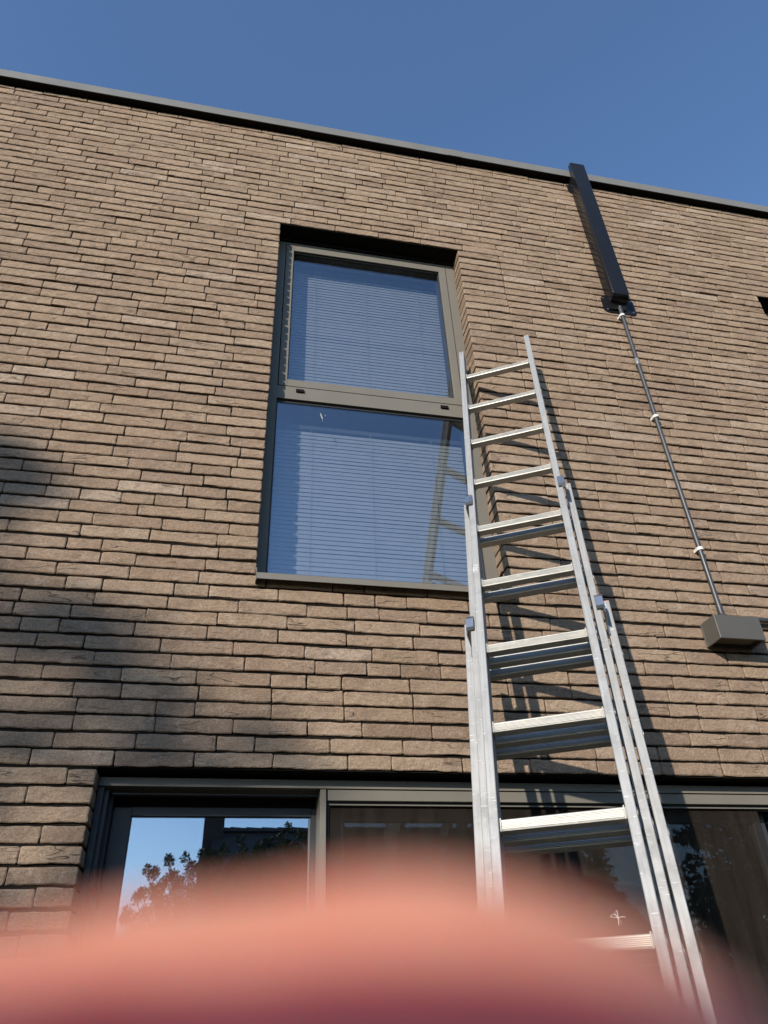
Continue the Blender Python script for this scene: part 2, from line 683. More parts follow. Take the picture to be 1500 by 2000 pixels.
vis = []
for i, (x0, x1, z0, z1, dep, sd_) in enumerate(bricks):
    c = proj(((x0 + x1) / 2, 0, (z0 + z1) / 2))
    q = [proj(v) for v in ((x0, 0, z0), (x1, 0, z0), (x1, 0, z1), (x0, 0, z1))]
    area = abs(sum(q[j][0] * q[(j + 1) % 4][1] - q[(j + 1) % 4][0] * q[j][1] for j in range(4))) / 2
    if 5 < c[0] < 1495 and 5 < c[1] < 1850 and (Vector(((x0 + x1) / 2, 0, z0)) - CAM).dot(fwd) > 0:
        vis.append((area, i))
vis.sort(reverse=True)
single = {i for a, i in vis[:300]}
AV, AF, AS = [], [], []
base = 0
for i, (x0, x1, z0, z1, dep, sd_) in enumerate(bricks):
    vs, fs = brick_mesh(x0, x1, z0, z1, dep, sd_)
    if i in single:
        me = mesh('brick', vs, fs)
        at = me.attributes.new('seed', 'FLOAT', 'POINT')
        at.data.foreach_set('value', [sd_] * len(vs))
        P_(link('brick', me, M['brick']))
    else:
        AV.append(vs)
        AF += [tuple(base + j for j in f) for f in fs]
        AS += [sd_] * len(vs)
        base += len(vs)
me = mesh('brickwork', np.concatenate(AV).tolist(), AF)
at = me.attributes.new('seed', 'FLOAT', 'POINT')
at.data.foreach_set('value', AS)
o = P_(link('brickwork', me, M['brick']))
o['kind'] = 'stuff'

# roof edge: two folded metal lengths butted together
JX = 1.118
for xa, xb in ((XL - .05, JX - .0015), (JX + .0015, XR + .05)):
    c = MB()
    prof = [(-.044, ZT), (.34, ZT), (.34, ZT + .085), (.05, ZT + .098), (-.036, ZT + .079), (-.044, ZT + .071)]
    c.prism(prof, 0, xa, xb)
    part(c, 'roof_coping', M['coping'])
c = MB()
c.box(JX - .045, JX + .045, -.0458, -.0440, ZT + .0005, ZT + .0715)
c.prism([(-.0458, ZT + .0715), (-.036, ZT + .0812), (.05, ZT + .1000), (.05, ZT + .0985), (-.036, ZT + .0795), (-.0440, ZT + .0715)], 0, JX - .045, JX + .045)
part(c, 'coping_joint_cover', M['coping'])
c = MB()
c.box(XL, XR, -.0405, .012, ZT - .0035, ZT - .0005)
part(c, 'soffit_strip', M['soffit'])
c = MB()
c.box(XL, XR, .30, 5.0, 5.95, 6.12)
part(c, 'roof', M['soffit'])

# rooms behind the glass
for za, zb in ((0.02, 2.55), (2.72, 5.9)):
    c = MB()
    t = .05
    xa, xb, ya, yb = XL + .3, XR - .1, .31, 4.6
    c.box(xa, xb, yb, yb + t, za, zb)
    c.box(xa - t, xa, ya, yb + t, za, zb)
    c.box(xb, xb + t, ya, yb + t, za, zb)
    c.box(xa - t, xb + t, ya, yb + t, zb, zb + t)
    c.box(xa - t, xb + t, ya, yb + t, za - t, za)
    part(c, 'room', M['room'])


def upper_window(dx, full=True):
    """two-light window: opening sash over a fixed pane; frame face at y = .100"""
    F = .100
    K = .99176                       # all outlines below were measured on y = .121

    class MB(BaseMB):
        def box(self, xa, xb, ya, yb, za, zb, *a):
            return BaseMB.box(self, (xa - dx) * K + dx, (xb - dx) * K + dx, ya, yb, 1.6 + (za - 1.6) * K, 1.6 + (zb - 1.6) * K, *a)
    x0, x1 = .046 + dx, 1.066 + dx
    f = MB()
    f.box(x0, .0915 + dx, F, .195, 2.93, 5.2055)
    f.box(1.0165 + dx, x1, F, .195, 2.93, 5.2055)
    f.box(.0915 + dx, 1.0165 + dx, F, .195, 5.186, 5.2055)
    f.box(.0915 + dx, 1.0165 + dx, F, .195, 4.015, 4.094)
    f.box(.0915 + dx, 1.0165 + dx, F + .001, .195, 2.93, 2.985)
    w = part(f, 'window', M['frame'])
    # fixed-light glazing bead and gasket
    g = MB()
    for a in ((.0915, .0985, 2.985, 4.015), (1.0095, 1.0165, 2.985, 4.015)):
        g.box(a[0] + dx, a[1] + dx, F + .013, .19, a[2], a[3])
    g.box(.0985 + dx, 1.0095 + dx, F + .013, .19, 4.001, 4.015)
    part(g, 'gasket', M['rubber'], w)
    g = MB()
    g.box(.0985 + dx, 1.0095 + dx, F + .016, F + .020, 2.985, 4.001)
    part(g, 'pane', M['glass_up'], w)
    # opening sash, 3 mm shadow gap all round
    s = MB()
    a0, a1, b0, b1 = .0955 + dx, 1.0130 + dx, 4.0975, 5.1825
    c0, c1, d0, d1 = .1370 + dx, .9730 + dx, 4.1400, 5.1390
    y0 = F - .0015
    s.box(a0, c0, y0, .185, b0, b1, .0015)
    s.box(c1, a1, y0, .185, b0, b1, .0015)
    s.box(c0, c1, y0 + .0004, .185, d1, b1)
    s.box(c0, c1, y0 + .0004, .185, b0, d0)
    part(s, 'sash', M['frame'], w)
    g = MB()
    q = .0045
    g.box(c0, c0 + q, F + .010, .17, d0, d1)
    g.box(c1 - q, c1, F + .010, .17, d0, d1)
    g.box(c0 + q, c1 - q, F + .010, .17, d1 - .007, d1)
    part(g, 'gasket', M['rubber'], w)
    g = MB()
    g.box(c0 + q, c1 - q, F + .017, F + .021, d0, d1 - .007)
    part(g, 'pane', M['glass_up'], w)
    MB = BaseMB
    for xa in (.1795, .8860):                       # drain covers on the transom
        h = MB()
        h.prism([(F - .0085, 4.0397), (F + .001, 4.0397), (F + .001, 4.0580), (F - .006, 4.0580), (F - .0085, 4.0542)], 0, xa + dx, xa + .037 + dx)
        part(h, 'drain_cover', M['soffit'], w)
    # sill with upstand end caps
    s = MB()
    s.prism([(-.036, 2.9515), (-.033, 2.9515), (-.033, 2.972), (.0995, 2.982), (.0995, 2.986), (-.036, 2.9765)], 0, .054 + dx, 1.058 + dx)
    part(s, 'sill', M['frame'], w)
    for xa in (.0505, 1.0585):
        s = MB()
        s.prism([(-.037, 2.944), (.099, 2.955), (.099, 3.005), (-.030, 3.000), (-.037, 2.990)], 0, xa + dx, xa + .003 + dx)
        part(s, 'sill_end_cap', M['frame'], w)
    s = MB()
    s.box(.0475 + dx, 1.0605 + dx, .008, .0995, HEAD - .0027, HEAD - .0006)
    s.box(.0475 + dx, 1.0605 + dx, .0885, .0995, 1.6 + 3.6055 * K + .001, HEAD - .0028)
    part(s, 'head_flashing', M['soffit'], w)
    return w


win = upper_window(0)
upper_window(2.94)

# marks on the lower pane of the near window: a dropping and smears
d = MB()
ydr = .100 + .0155
d.prism([(0.2970, 3.9376), (0.3000, 3.9391), (0.3040, 3.9267), (0.3089, 3.9128), (0.3084, 3.9009), (0.3060, 3.9039), (0.3005, 3.9187)], 1, ydr, ydr + .001)
d.prism([(0.3074, 3.8959), (0.3092, 3.8969), (0.3086, 3.8890), (0.3072, 3.8890)], 1, ydr, ydr + .001)
d.prism([(0.3189, 3.9257), (0.3208, 3.9326), (0.3225, 3.9356), (0.3213, 3.9287), (0.3195, 3.9217)], 1, ydr, ydr + .001)
part(d, 'dropping_mark', M['dropping'], win)

# ------------------------------------------------------------------ patio door
Fd = .070
f = MB()
f.box(-.3865, 2.857, Fd, .25, 2.2335, 2.2595)                       # head track, shaded but for its lower lip
door = part(f, 'patio_door', M['frame'])
f = MB()
f.box(.3385, 2.857, Fd + .006, .16, 2.1965, 2.2315, .0012)
part(f, 'top_rail', M['frame'], door)
f = MB()
f.box(.3130, .3330, Fd + .003, .20, .02, 2.2315, .0015)
part(f, 'mullion_post', M['frame'], door)
f = MB()
f.box(.3390, .3440, Fd + .020, .15, .02, 2.1960)
f.box(.3440, 2.85, Fd + .020, .15, 2.1875, 2.1960)
part(f, 'gasket', M['rubber'], door)
f = MB()
f.box(.3440, 2.85, Fd + .012, Fd + .019, 2.1835, 2.1870)
part(f, 'glazing_bead', M['frame'], door)
f = MB()
f.box(.3445, 1.938, Fd + .024, Fd + .0248, .05, 2.1870)
part(f, 'insect_screen', M['screen'], door)
f = MB()
f.box(.3345, .4000, .150, .185, .05, 2.1900, .002)
f.box(1.9480, 1.9990, .150, .185, .05, 2.1900, .002)
f.box(.4000, 1.9480, .1504, .185, 2.1480, 2.1900)
f.box(.4000, 1.9480, .1504, .185, .05, .13)
part(f, 'door_leaf', M['frame2'], door)
f = MB()
f.box(.4000, 1.9480, .163, .167, .13, 2.1480)
part(f, 'pane', M['glass_screen'], door)
f = MB()
f.box(1.9990, 2.85, .163, .167, .05, 2.1900)
part(f, 'pane', M['glass_screen'], door)
f = MB()
f.box(.333, 2.857, .09, .17, .012, .05)
f.box(-.3865, .312, .09, .25, .012, .05)
part(f, 'threshold', M['frame2'], door)
# stepped left jamb, then the leaf set deep in the recess
f = MB()
f.box(-.3865, -.3690, Fd + .008, .26, .05, 2.2330)
f.box(-.3690, -.3560, .105, .26, .05, 2.2330)
f.box(-.3560, -.3460, .150, .26, .05, 2.2330)
part(f, 'jamb', M['frame2'], door)
f = MB()
f.box(-.3455, -.2855, .185, .25, .05, 2.1960, .002)
f.box(.2960, .3560, .185, .25, .05, 2.1960, .002)
f.box(-.2855, .2960, .1853, .25, 2.1700, 2.1960)
f.box(-.2855, .2960, .1853, .25, .05, .14)
part(f, 'door_leaf', M['frame2'], door)
f = MB()
f.box(-.3455, .3560, .205, .25, 2.1965, 2.2330)
part(f, 'head_board', M['soffit'], door)
f = MB()
f.box(-.3455, .3125, .112, .118, 2.2180, 2.2225)
part(f, 'screen_track', M['frame2'], door)
f = MB()
f.box(-.2855, .2960, .200, .204, .14, 2.1700)
part(f, 'pane', M['glass_door'], door)
f = MB()
f.box(.2895, .2935, .193, .199, .14, 2.1660)
part(f, 'glazing_bead', M['frame'], door)
f = MB()
f.box(-.389, 2.86, .008, .30, Z0 - .0027, Z0 - .0006)
part(f, 'head_flashing', M['soffit'], door)
# star-shaped scratch on the fixed pane
f = MB()
cx, cz = 1.300, 1.843
for pts, r in ((((-.028, .003), (-.012, .000), (0, 0), (.016, .002), (.026, .001)), .0011), (((.001, .019), (.001, .006), (0, 0), (-.002, -.022)), .0011),
               (((-.026, .003), (-.018, .009), (-.010, .009), (0, 0)), .0008), (((0, 0), (-.010, .013), (0, .021), (.001, .008)), .0008), (((0, 0), (.006, -.009), (.008, -.019)), .0005)):
    f.tube([(cx + a, Fd + .0235, cz + b) for a, b in pts], r, 6)
part(f, 'scratch_mark', M['scratch'], door)

# curtain hanging in the room, seen dimly through the fixed pane
cv = MB()
n = 30
pts = [(1.86 + .9 * i / n, .62 + .028 * math.sin(i * 1.35) + .01 * math.sin(i * .7)) for i in range(n + 1)]
cv.prism(pts + [(x, y + .004) for x, y in reversed(pts)], 2, .06, 2.06)
ct = cv.build('curtain', M['cloth'], None, True)
tag(ct, 'dim grey pleated curtain behind the dark patio door glass', 'curtain')


# ------------------------------------------------------------------ venetian blinds
def blind(label, xa, xb, ztop, zbot, cords):
    yb = .218
    t = thing('venetian_blind', label, 'blind', ((xa + xb) / 2, yb, zbot), 'grey slatted blinds in the upper window')
    bpy.context.view_layer.update()
    def ch(o):
        o.parent = t
        o.matrix_parent_inverse = t.matrix_world.inverted()
        return o
    w, th, n = .0110, .0003, 6
    tilt = R(80)
    prof = []
    for i in range(n + 1):
        u = -1 + 2 * i / n
        a, b = u * w, .0016 * (1 - u * u)
        prof.append((a, b))
    pr = prof + [(a, b - th) for a, b in reversed(prof)]
    ca, sa = math.cos(tilt), math.sin(tilt)
    pr = [(a * ca - b * sa, a * sa + b * ca) for a, b in pr]
    s = MB()
    s.prism(pr, 0, xa - (xa + xb) / 2, xb - (xa + xb) / 2)
    z = ztop
    first = None
    while z > zbot + .02:
        if first is None:
            first = s.build('slat', M['blind'], None, True)
            first.parent = t
            first.location = (0, 0, z - zbot)
        else:
            c = first.copy()
            COL.objects.link(c)
            c.location = (random.gauss(0, .0006), 0, z - zbot + random.gauss(0, .0005))
            c.rotation_euler = (random.gauss(0, R(1.2)), random.gauss(0, .0006), 0)
        z -= .0224
    h = MB()
    h.box(xa, xb, yb - .012, yb + .014, ztop + .016, ztop + .042, .001)
    ch(h.build('head_rail', M['headrail']))
    h = MB()
    h.box(xa, xb, yb - .011, yb + .011, zbot, zbot + .008, .001)
    ch(h.build('bottom_rail', M['blind']))
    for cxx in cords:
        h = MB()
        h.tube([(cxx, yb - .0135, zbot), (cxx, yb - .0135, ztop + .02)], .0009, 6)
        ch(h.build('cord', M['cordm']))
    return t


blind('grey venetian blind behind the upper opening pane of the tall window', .113, .982, 5.068, 4.10, (.268, .551, .853))
blind('grey venetian blind behind the lower fixed pane of the tall window', .108, 1.012, 3.895, 2.985, (.268, .551, .853))

# ------------------------------------------------------------------ black duct with its flanged foot
duct = thing('cable_duct', 'tall glossy black duct running up past the roof edge', 'duct', (1.963, 0, 4.84))
bpy.context.view_layer.update()
DX0, DX1 = 1.914, 2.013


def dpart(mb, name, mat, smooth=False):
    o = mb.build(name, mat, None, smooth)
    o.parent = duct
    o.matrix_parent_inverse = duct.matrix_world.inverted()
    return o


c = MB()
prof = [(-.0465, 6.236), (-.0785, 6.236), (-.0840, 6.229)]
for i in range(9):                                            # rounded chin
    a = math.pi / 2 * i / 8
    prof.append((-.084 + .046 * (1 - math.cos(a)), 4.914 - .030 * math.sin(a)))
prof += [(-.0300, 4.872), (-.0180, 4.848), (-.0065, 4.846), (-.0065, 6.115), (-.0465, 6.1185)]
inner = None
c.prism(prof, 0, DX0, DX1)
es = [e for e in c.bm.edges if abs(e.verts[0].co.x - e.verts[1].co.x) < 1e-5 and min(e.verts[0].co.y, e.verts[1].co.y) < -.03]
bmesh.ops.bevel(c.bm, geom=es, offset=.0035, segments=2, profile=.5, affect='EDGES')
dpart(c, 'casing', M['duct'], True)


def plate(pts_c, r, ya, yb):
    """rounded rectangle outline in x,z"""
    x0, x1, z0, z1 = pts_c
    out = []
    for cx, cz, a0 in ((x1 - r, z1 - r, 0), (x0 + r, z1 - r, 90), (x0 + r, z0 + r, 180), (x1 - r, z0 + r, 270)):
        for k in range(6):
            a = R(a0 + 90 * k / 5)
            out.append((cx + r * math.cos(a), cz + r * math.sin(a)))
    m = MB()
    m.prism(out, 1, ya, yb)
    return m


dpart(plate((1.882, 2.084, 4.829, 4.965), .030, -.0062, -.0035), 'foot_plate', M['duct'])
dpart(plate((1.893, 2.040, 6.000, 6.120), .030, -.0062, -.0035), 'foot_plate', M['duct'])
for (sx, sz) in ((1.899, 4.945), (1.908, 4.852), (2.066, 4.852), (2.066, 4.942), (1.903, 6.09)):
    s = MB()
    s.tube([(sx, -.0055, sz), (sx, -.0085, sz), (sx, -.0095, sz)], [.0045, .0045, .0025], 10)
    dpart(s, 'screw', M['hook'])

# ------------------------------------------------------------------ conduit below it
PX, PY, PR = 1.969, -.024, .0110
con = thing('conduit_pipe', 'thin dark conduit running down the brick wall from duct to lamp', 'pipe', (PX, PY, 2.927))
bpy.context.view_layer.update()


def cpart(mb, name, mat, smooth=True):
    o = mb.build(name, mat, None, smooth)
    o.parent = con
    o.matrix_parent_inverse = con.matrix_world.inverted()
    return o


c = MB()
path = [(PX + .004, PY, 4.862), (PX + .002, PY, 4.80), (PX, PY, 4.42), (PX - .003, PY, 3.7), (PX, PY, 2.945)]
c.tube(path, PR, 16)
cpart(c, 'riser', M['pipe'])
c = MB()
c.tube([(PX, PY, 2.968), (PX, PY, 2.932), (PX + .004, PY, 2.922), (PX + .014, PY, 2.914), (PX + .03, PY, 2.912)], .0132, 16)
cpart(c, 'elbow', M['pipe'])
c = MB()
c.tube([(PX + .022, PY, 2.912), (4.5, PY, 2.912)], PR, 14)
cpart(c, 'branch', M['pipe'])
c = MB()
c.tube([(PX - .001, PY, 4.396), (PX - .001, PY, 4.400), (PX - .001, PY, 4.436), (PX - .001, PY, 4.440)], [.012, .0138, .0138, .012], 16)
cpart(c, 'coupling', M['collar'])
for zc in (4.783, 4.026, 3.246):
    c = MB()
    # saddle clip: strap round the pipe's front and a block against the wall
    out, inn = [], []
    for k in range(13):
        a = R(180 + 180 * k / 12)
        out.append((PX + .0158 * math.cos(a), PY + .0158 * math.sin(a)))
        inn.append((PX + .0112 * math.cos(a), PY + .0112 * math.sin(a)))
    pts = [(PX - .0158, -.006)] + out + [(PX + .0158, -.006), (PX + .0112, -.006)] + inn[::-1] + [(PX - .0112, -.006)]
    c.prism(pts, 2, zc - .0075, zc + .0075)
    c.box(PX - .017, PX + .017, -.0062, -.0005, zc - .0075, zc + .0075)
    cpart(c, 'clip', M['clip'])

# ------------------------------------------------------------------ wall lamp
lamp = thing('wall_lamp', 'boxy anthracite wall lamp with open lit underside', 'lamp', (1.97, 0, 2.78))
bpy.context.view_layer.update()


def lpart(mb, name, mat, smooth=False):
    o = mb.build(name, mat, None, smooth)
    o.parent = lamp
    o.matrix_parent_inverse = lamp.matrix_world.inverted()
    return o


lx0, lx1, lz0, lz1, ly = 1.868, 2.071, 2.782, 2.8835, -.1015
t = .009
c = MB()
c.box(lx0, lx1, ly, ly + t, lz0, lz1, .0012)
c.box(lx0, lx1, -.010, -.001, lz0, lz1, .0012)
c.box(lx0 + .0002, lx0 + t, ly + t, -.010, lz0 + .0002, lz1 - .0002)
c.box(lx1 - t, lx1 - .0002, ly + t, -.010, lz0 + .0002, lz1 - .0002)
c.box(lx0 + t, lx1 - t, ly + t, -.010, lz1 - .010, lz1 - .0004)
lpart(c, 'housing', M['lamp'])
c = MB()
c.box(lx0 + t + .001, lx1 - t - .001, ly + t + .001, -.011, lz0 + .018, lz0 + .022)
lpart(c, 'lens', M['lens'])

# ------------------------------------------------------------------ three-part ladder
LO = Vector((1.2453, -.1855, 4.1446))
al, th = R(28.94), R(16.39)
ld = Vector((math.cos(al), -math.sin(al), 0))
lb = Vector((math.sin(al), math.cos(al), 0))
lu = lb * math.sin(th) + Vector((0, 0, 1)) * math.cos(th)
lf = lu.cross(ld) * -1
if lf.y > 0:
    lf = -lf
# local axes: x = along the rungs, y = away from the climber, z = up the rails
LM = Matrix(((ld.x, -lf.x, lu.x, LO.x), (ld.y, -lf.y, lu.y, LO.y), (ld.z, -lf.z, lu.z, LO.z), (0, 0, 0, 1)))
ladder = thing('extension_ladder', 'silver three-part aluminium ladder leaning on the brick house', 'ladder')
ladder.matrix_world = LM


def rung_profile():
    """(y, z) outline: ribbed front tread, plain back, slightly rounded corners"""
    f, b, top, bot = .0, .029, .0, -.0295
    out = [(b - .003, top), (f + .0045, top), (f + .0022, top - .0006), (f + .0008, top - .0018), (f, top - .0034)]
    n = 6
    for k in range(n):
        z = top - .0048 - k * (.0220 / n)
        d = .0220 / n
        out += [(f, z), (f, z - d * .50), (f + .0020, z - d * .60), (f + .0020, z - d * .92)]
    out += [(f, bot + .003), (f + .002, bot), (b - .003, bot), (b, bot + .003), (b, top - .003)]
    return out


def ladder_section(half, yfront, top, bottom, first_rung, nr, lift, hook):
    cxm = -.148
    sec = bpy.data.objects.new('ladder_section', None)
    COL.objects.link(sec)
    sec.parent = ladder
    W2, D2 = .0245, .050
    rm = None
    for side in (-1, 1):
        xo = cxm + side * half
        xa, xb = (xo, xo + W2) if side < 0 else (xo - W2, xo)
        m = MB()
        e = .0022
        y0, y1 = yfront, yfront + D2
        prof = [(xa + e, y0), (xb - e, y0), (xb - e * .3, y0 + e * .3), (xb, y0 + e)]
        # shallow channel along the inner and outer cheeks
        prof += [(xb, y0 + .012), (xb - .0008, y0 + .013), (xb - .0008, y1 - .013), (xb, y1 - .012)]
        prof += [(xb, y1 - e), (xb - e, y1), (xa + e, y1), (xa, y1 - e)]
        prof += [(xa, y1 - .012), (xa + .0008, y1 - .013), (xa + .0008, y0 + .013), (xa, y0 + .012)]
        prof += [(xa, y0 + e), (xa + e * .3, y0 + e * .3)]
        m.prism(prof, 2, bottom, top)
        r = m.build('rail', M['rail'], sec)
        m = MB()
        m.box(xa + .001, xb - .001, y0 + .001, y1 - .001, top + .0002, top + .003)
        m.build('end_plug', M['red'], sec)
        m = MB()
        m.tube([((xa + xb) / 2, y0 + .0005, top - .014), ((xa + xb) / 2, y0 - .0012, top - .014), ((xa + xb) / 2, y0 - .0018, top - .014)], [.003, .003, .0015], 10)
        m.build('rivet', M['hook'], sec)
        m = MB()
        m.box(xa - .002, xb + .002, y0 - .002, y1 + .002, bottom - .02, bottom + .03, .003)
        m.build('foot', M['rubber'], sec)
        if hook:
            # stay hook: plate riveted to this rail's inner cheek, reaching round the front of the section ahead
            inner = xb if side < 0 else xa
            s = 1 if side < 0 else -1
            yf = yfront - .0620                 # front of the section ahead
            prof2 = [(inner - s * .0225, 0), (inner - s * .0225, 0)]
            x_a = inner - s * .003
            x_b = inner + s * .0215
            xl, xr = min(x_a, x_b), max(x_a, x_b)
            zt_ = top - .030
            h = MB()
            out = [(yf - .0135, zt_ - .014), (yf - .0065, zt_), (yf + .004, zt_ + .005), (yf + .008, zt_ + .001), (yf - .001, zt_ - .006), (yf - .0078, zt_ - .017),
                   (yf - .0078, zt_ - .046), (yf - .003, zt_ - .052), (yf - .006, zt_ - .058), (yf - .0135, zt_ - .050)]
            h.prism(out, 0, xl, xr)
            # arm back along the gap to the rail that carries it
            gx = inner - s * .0045
            h.box(min(gx, gx + s * .004), max(gx, gx + s * .004), yf - .006, yfront + .03, zt_ - .075, zt_ - .004, .0012)
            h.box(min(gx, gx + s * .0045), max(gx, gx + s * .0045), yfront - .006, yfront + .028, zt_ - .115, zt_ - .07, .0012)
            h.build('stay_hook', M['hook'], sec)
    inner_half = half - W2
    m = MB()
    yr = yfront + .0105
    pr = [(y + yr, z) for y, z in rung_profile()]
    m.prism(pr, 0, cxm - inner_half - .0005, cxm + inner_half + .0005)
    # crimped collars at both ends, on the inner cheeks
    for side in (-1, 1):
        xe = cxm + side * (inner_half - .0015)
        m.box(min(xe, xe - side * .004), max(xe, xe - side * .004), yr - .003, yr + .032, -.0325, .003, .0015)
    # flared plugs on the outer cheeks
    for side in (-1, 1):
        xo = cxm + side * half
        cyy, czz = yr + .0145, -.0148
        n = 12
        out = [(cyy + .015 * math.cos(2 * math.pi * k / n), czz + .0155 * math.sin(2 * math.pi * k / n)) for k in range(n)]
        inn = [(cyy + .0115 * math.cos(2 * math.pi * k / n), czz + .012 * math.sin(2 * math.pi * k / n)) for k in range(n)]
        A = [m.bm.verts.new((xo - side * .001, y, z)) for y, z in out]
        B = [m.bm.verts.new((xo + side * .0018, y, z)) for y, z in out]
        C2 = [m.bm.verts.new((xo + side * .0018, y, z)) for y, z in inn]
        D = [m.bm.verts.new((xo - side * .004, y, z)) for y, z in inn]
        for k in range(n):
            k2 = (k + 1) % n
            for u, v in ((A, B), (B, C2), (C2, D)):
                m.bm.faces.new((u[k], u[k2], v[k2], v[k]))
        m.bm.faces.new(D)
    r0 = m.build('rung', M['rung'], sec)
    r0.location = (0, 0, -first_rung * .28 + lift)
    for i in range(1, nr):
        c = r0.copy()
        COL.objects.link(c)
        c.location = (0, 0, -(first_rung + i) * .28 + lift)
    return sec


top_sec = ladder_section(.1770, -.0105, .226, -3.72, 0, 14, 0, False)
m = MB()
for x0, z0, x1, z1 in ((-.322, -1.333, -.304, -1.333), (-.322, -1.336, -.305, -1.341), (-.322, -1.345, -.305, -1.339), (-.322, -1.347, -.304, -1.350), (-.322, -1.354, -.306, -1.349),
                       (-.322, -1.357, -.305, -1.357), (-.321, -1.361, -.306, -1.364), (-.322, -1.369, -.305, -1.369), (-.3225, -1.345, -.3225, -1.368)):
    m.tube([(x0, -.0108, z0), (x1, -.0108, z1)], .0008, 5)
m.build('worn_stamp', M['stamp'], top_sec)
ladder_section(.2075, .0515, -.921, -4.02, 4, 11, .002, True)
ladder_section(.2410, .1135, -1.483, -4.29, 6, 10, .005, True)

# ------------------------------------------------------------------ across the garden: bungalow, juniper, spruce, tall conifer
YH = -17.7
bung = thing('bungalow', 'dark tiled bungalow with tall chimney mirrored in the door glass', 'house', (4.4, YH, 0))
bpy.context.view_layer.update()


def hpart(mb, name, mat):
    o = mb.build(name, mat, None)
    o.parent = bung
    o.matrix_parent_inverse = bung.matrix_world.inverted()
    return o


c = MB()
c.box(.1, 8.9, YH - 4.6, YH + 4.2, 0, 2.45)
hpart(c, 'wall', M['render'])
c = MB()
ridge, eave = 5.72, 2.35
c.prism([(YH - 5, eave), (YH, ridge), (YH + 4.7, eave), (YH + 4.7, eave - .12), (YH - 5, eave - .12)], 0, -.2, 9.35)
hpart(c, 'roof', M['tile'])
# ridge tiles, each lapping the next
rt = None
for i in range(24):
    x = -.15 + i * .40
    if rt is None:
        m = MB()
        n = 8
        pts = [(.15 * math.cos(math.pi * k / n), .13 * math.sin(math.pi * k / n)) for k in range(n + 1)]
        A = [m.bm.verts.new((0, p, q)) for p, q in pts]
        B = [m.bm.verts.new((.42, p * .88, q * .80)) for p, q in pts]
        for k in range(n):
            m.bm.faces.new((A[k], A[k + 1], B[k + 1], B[k]))
        m.bm.faces.new(A)
        m.bm.faces.new(B)
        rt = m.build('ridge_tile', M['tile'], bung)
        rt.location = (x - 4.4, 0, ridge - .03)
    else:
        q = rt.copy()
        COL.objects.link(q)
        q.location = (x - 4.4, 0, ridge - .03)
c = MB()
c.box(-.42, .085, YH - .35, YH + .35, 2.2, 7.3, .01)
c.box(-.47, .085, YH - .40, YH + .40, 2.2, 5.05, .01)
hpart(c, 'chimney', M['chimney'])


def leaf_cloud(name, centres, n, size, mat, parent=None, droop=0):
    V, F = [], []
    for i in range(n):
        cx, cy, cz, r, fl = centres[rng.integers(len(centres))]
        d = rng.normal(0, 1, 3)
        d /= np.linalg.norm(d)
        rr = r * rng.random() ** .45
        p = np.array([cx + d[0] * rr, cy + d[1] * rr, cz + d[2] * rr * fl])
        a = d * .8 + rng.normal(0, .5, 3) + np.array([0, 0, .25 - droop])
        a /= np.linalg.norm(a)
        b = np.cross(a, rng.normal(0, 1, 3))
        b /= np.linalg.norm(b) + 1e-9
        s = size * (.6 + .8 * rng.random())
        k = len(V)
        V += [p - b * s * .16, p + a * s * .45 - b * s * .22, p + a * s, p + a * s * .4 + b * s * .24]
        F.append((k, k + 1, k + 2, k + 3))
    return link(name, mesh(name, V, F), mat, parent)


def conifer(name, label, x, y, h, r0, tiers, n, size, fork=1.0, group=None, low=.08):
    t = thing(name, label, 'tree', (x, y, 0), group)
    bpy.context.view_layer.update()
    m = MB()
    m.tube([(0, 0, 0), (.02, .01, h * .5), (0, 0, h * .97)], [.03 * h + .02, .018 * h + .01, .012], 8)
    cs = []
    for i in range(tiers):
        f = i / (tiers - 1)
        z = h * (low + (1 - low) * f)
        rad = r0 * (1 - f) ** fork + .03
        nb = max(2, int(8 * (1 - f) + 2))
        a0 = rng.random() * 6.28
        for k in range(nb):
            a = a0 + 6.283 * k / nb + rng.normal(0, .25)
            L = rad * (.75 + .45 * rng.random())
            for q in (.3, .55, .8, 1.0):
                cs.append((math.cos(a) * L * q, math.sin(a) * L * q, z - .10 * L * q + rng.normal(0, .04), .10 + .13 * rad * (1.15 - q * .6), .55))
            m.tube([(0, 0, z), (math.cos(a) * L * .9, math.sin(a) * L * .9, z - .09 * L)], [.008 + .006 * rad, .004], 5)
    m.build('trunk', M['bark'], t)
    leaf_cloud('crown', cs, n, size, M['needle'], t)
    return t


# spiky juniper in front of the bungalow
def juniper(x, y, h, label):
    t = thing('juniper_bush', label, 'shrub', (x, y, 0))
    m = MB()
    cs = []
    for k in range(85):
        ex, ey = -1.3 + 2.9 * (k + rng.random()) / 85, rng.normal(0, .35)
        ez = h + .22 * ex - max(0, -.9 - ex) * 1.2 + rng.normal(0, .09) - .25 * abs(ey)
        m.tube([(0, 0, .1), (ex * .45, ey * .45, ez * .6), (ex, ey, ez)], [.03, .015, .004], 5)
        for q in np.linspace(.35, 1.02, 9):
            cs.append((ex * q, ey * q, ez * q, .045 + .34 * (1.05 - q), 1.3))
    m.build('trunk', M['bark'], t)
    leaf_cloud('crown', cs, 110000, .036, M['needle'], t)
    return t


rng = np.random.default_rng(3)
juniper(.10, -8.6, 3.50, 'spiky green juniper mirrored low in the left door glass')
conifer('spruce_tree', 'small pointed spruce mirrored in the door glass behind the ladder', 6.25, -9.7, 3.78, 1.15, 17, 7000, .13)
rng = np.random.default_rng(5)
conifer('pine_tree', 'broad garden pine whose shadow falls on the left bricks', -10.9, -12.5, 9.85, 6.0, 22, 11500, .18, .8, None, .12)

conifer('yew_tree', 'broad dark yew mirrored in the door glass right of the ladder', 9.4, -9.9, 5.6, 2.3, 18, 36000, .13, .45)

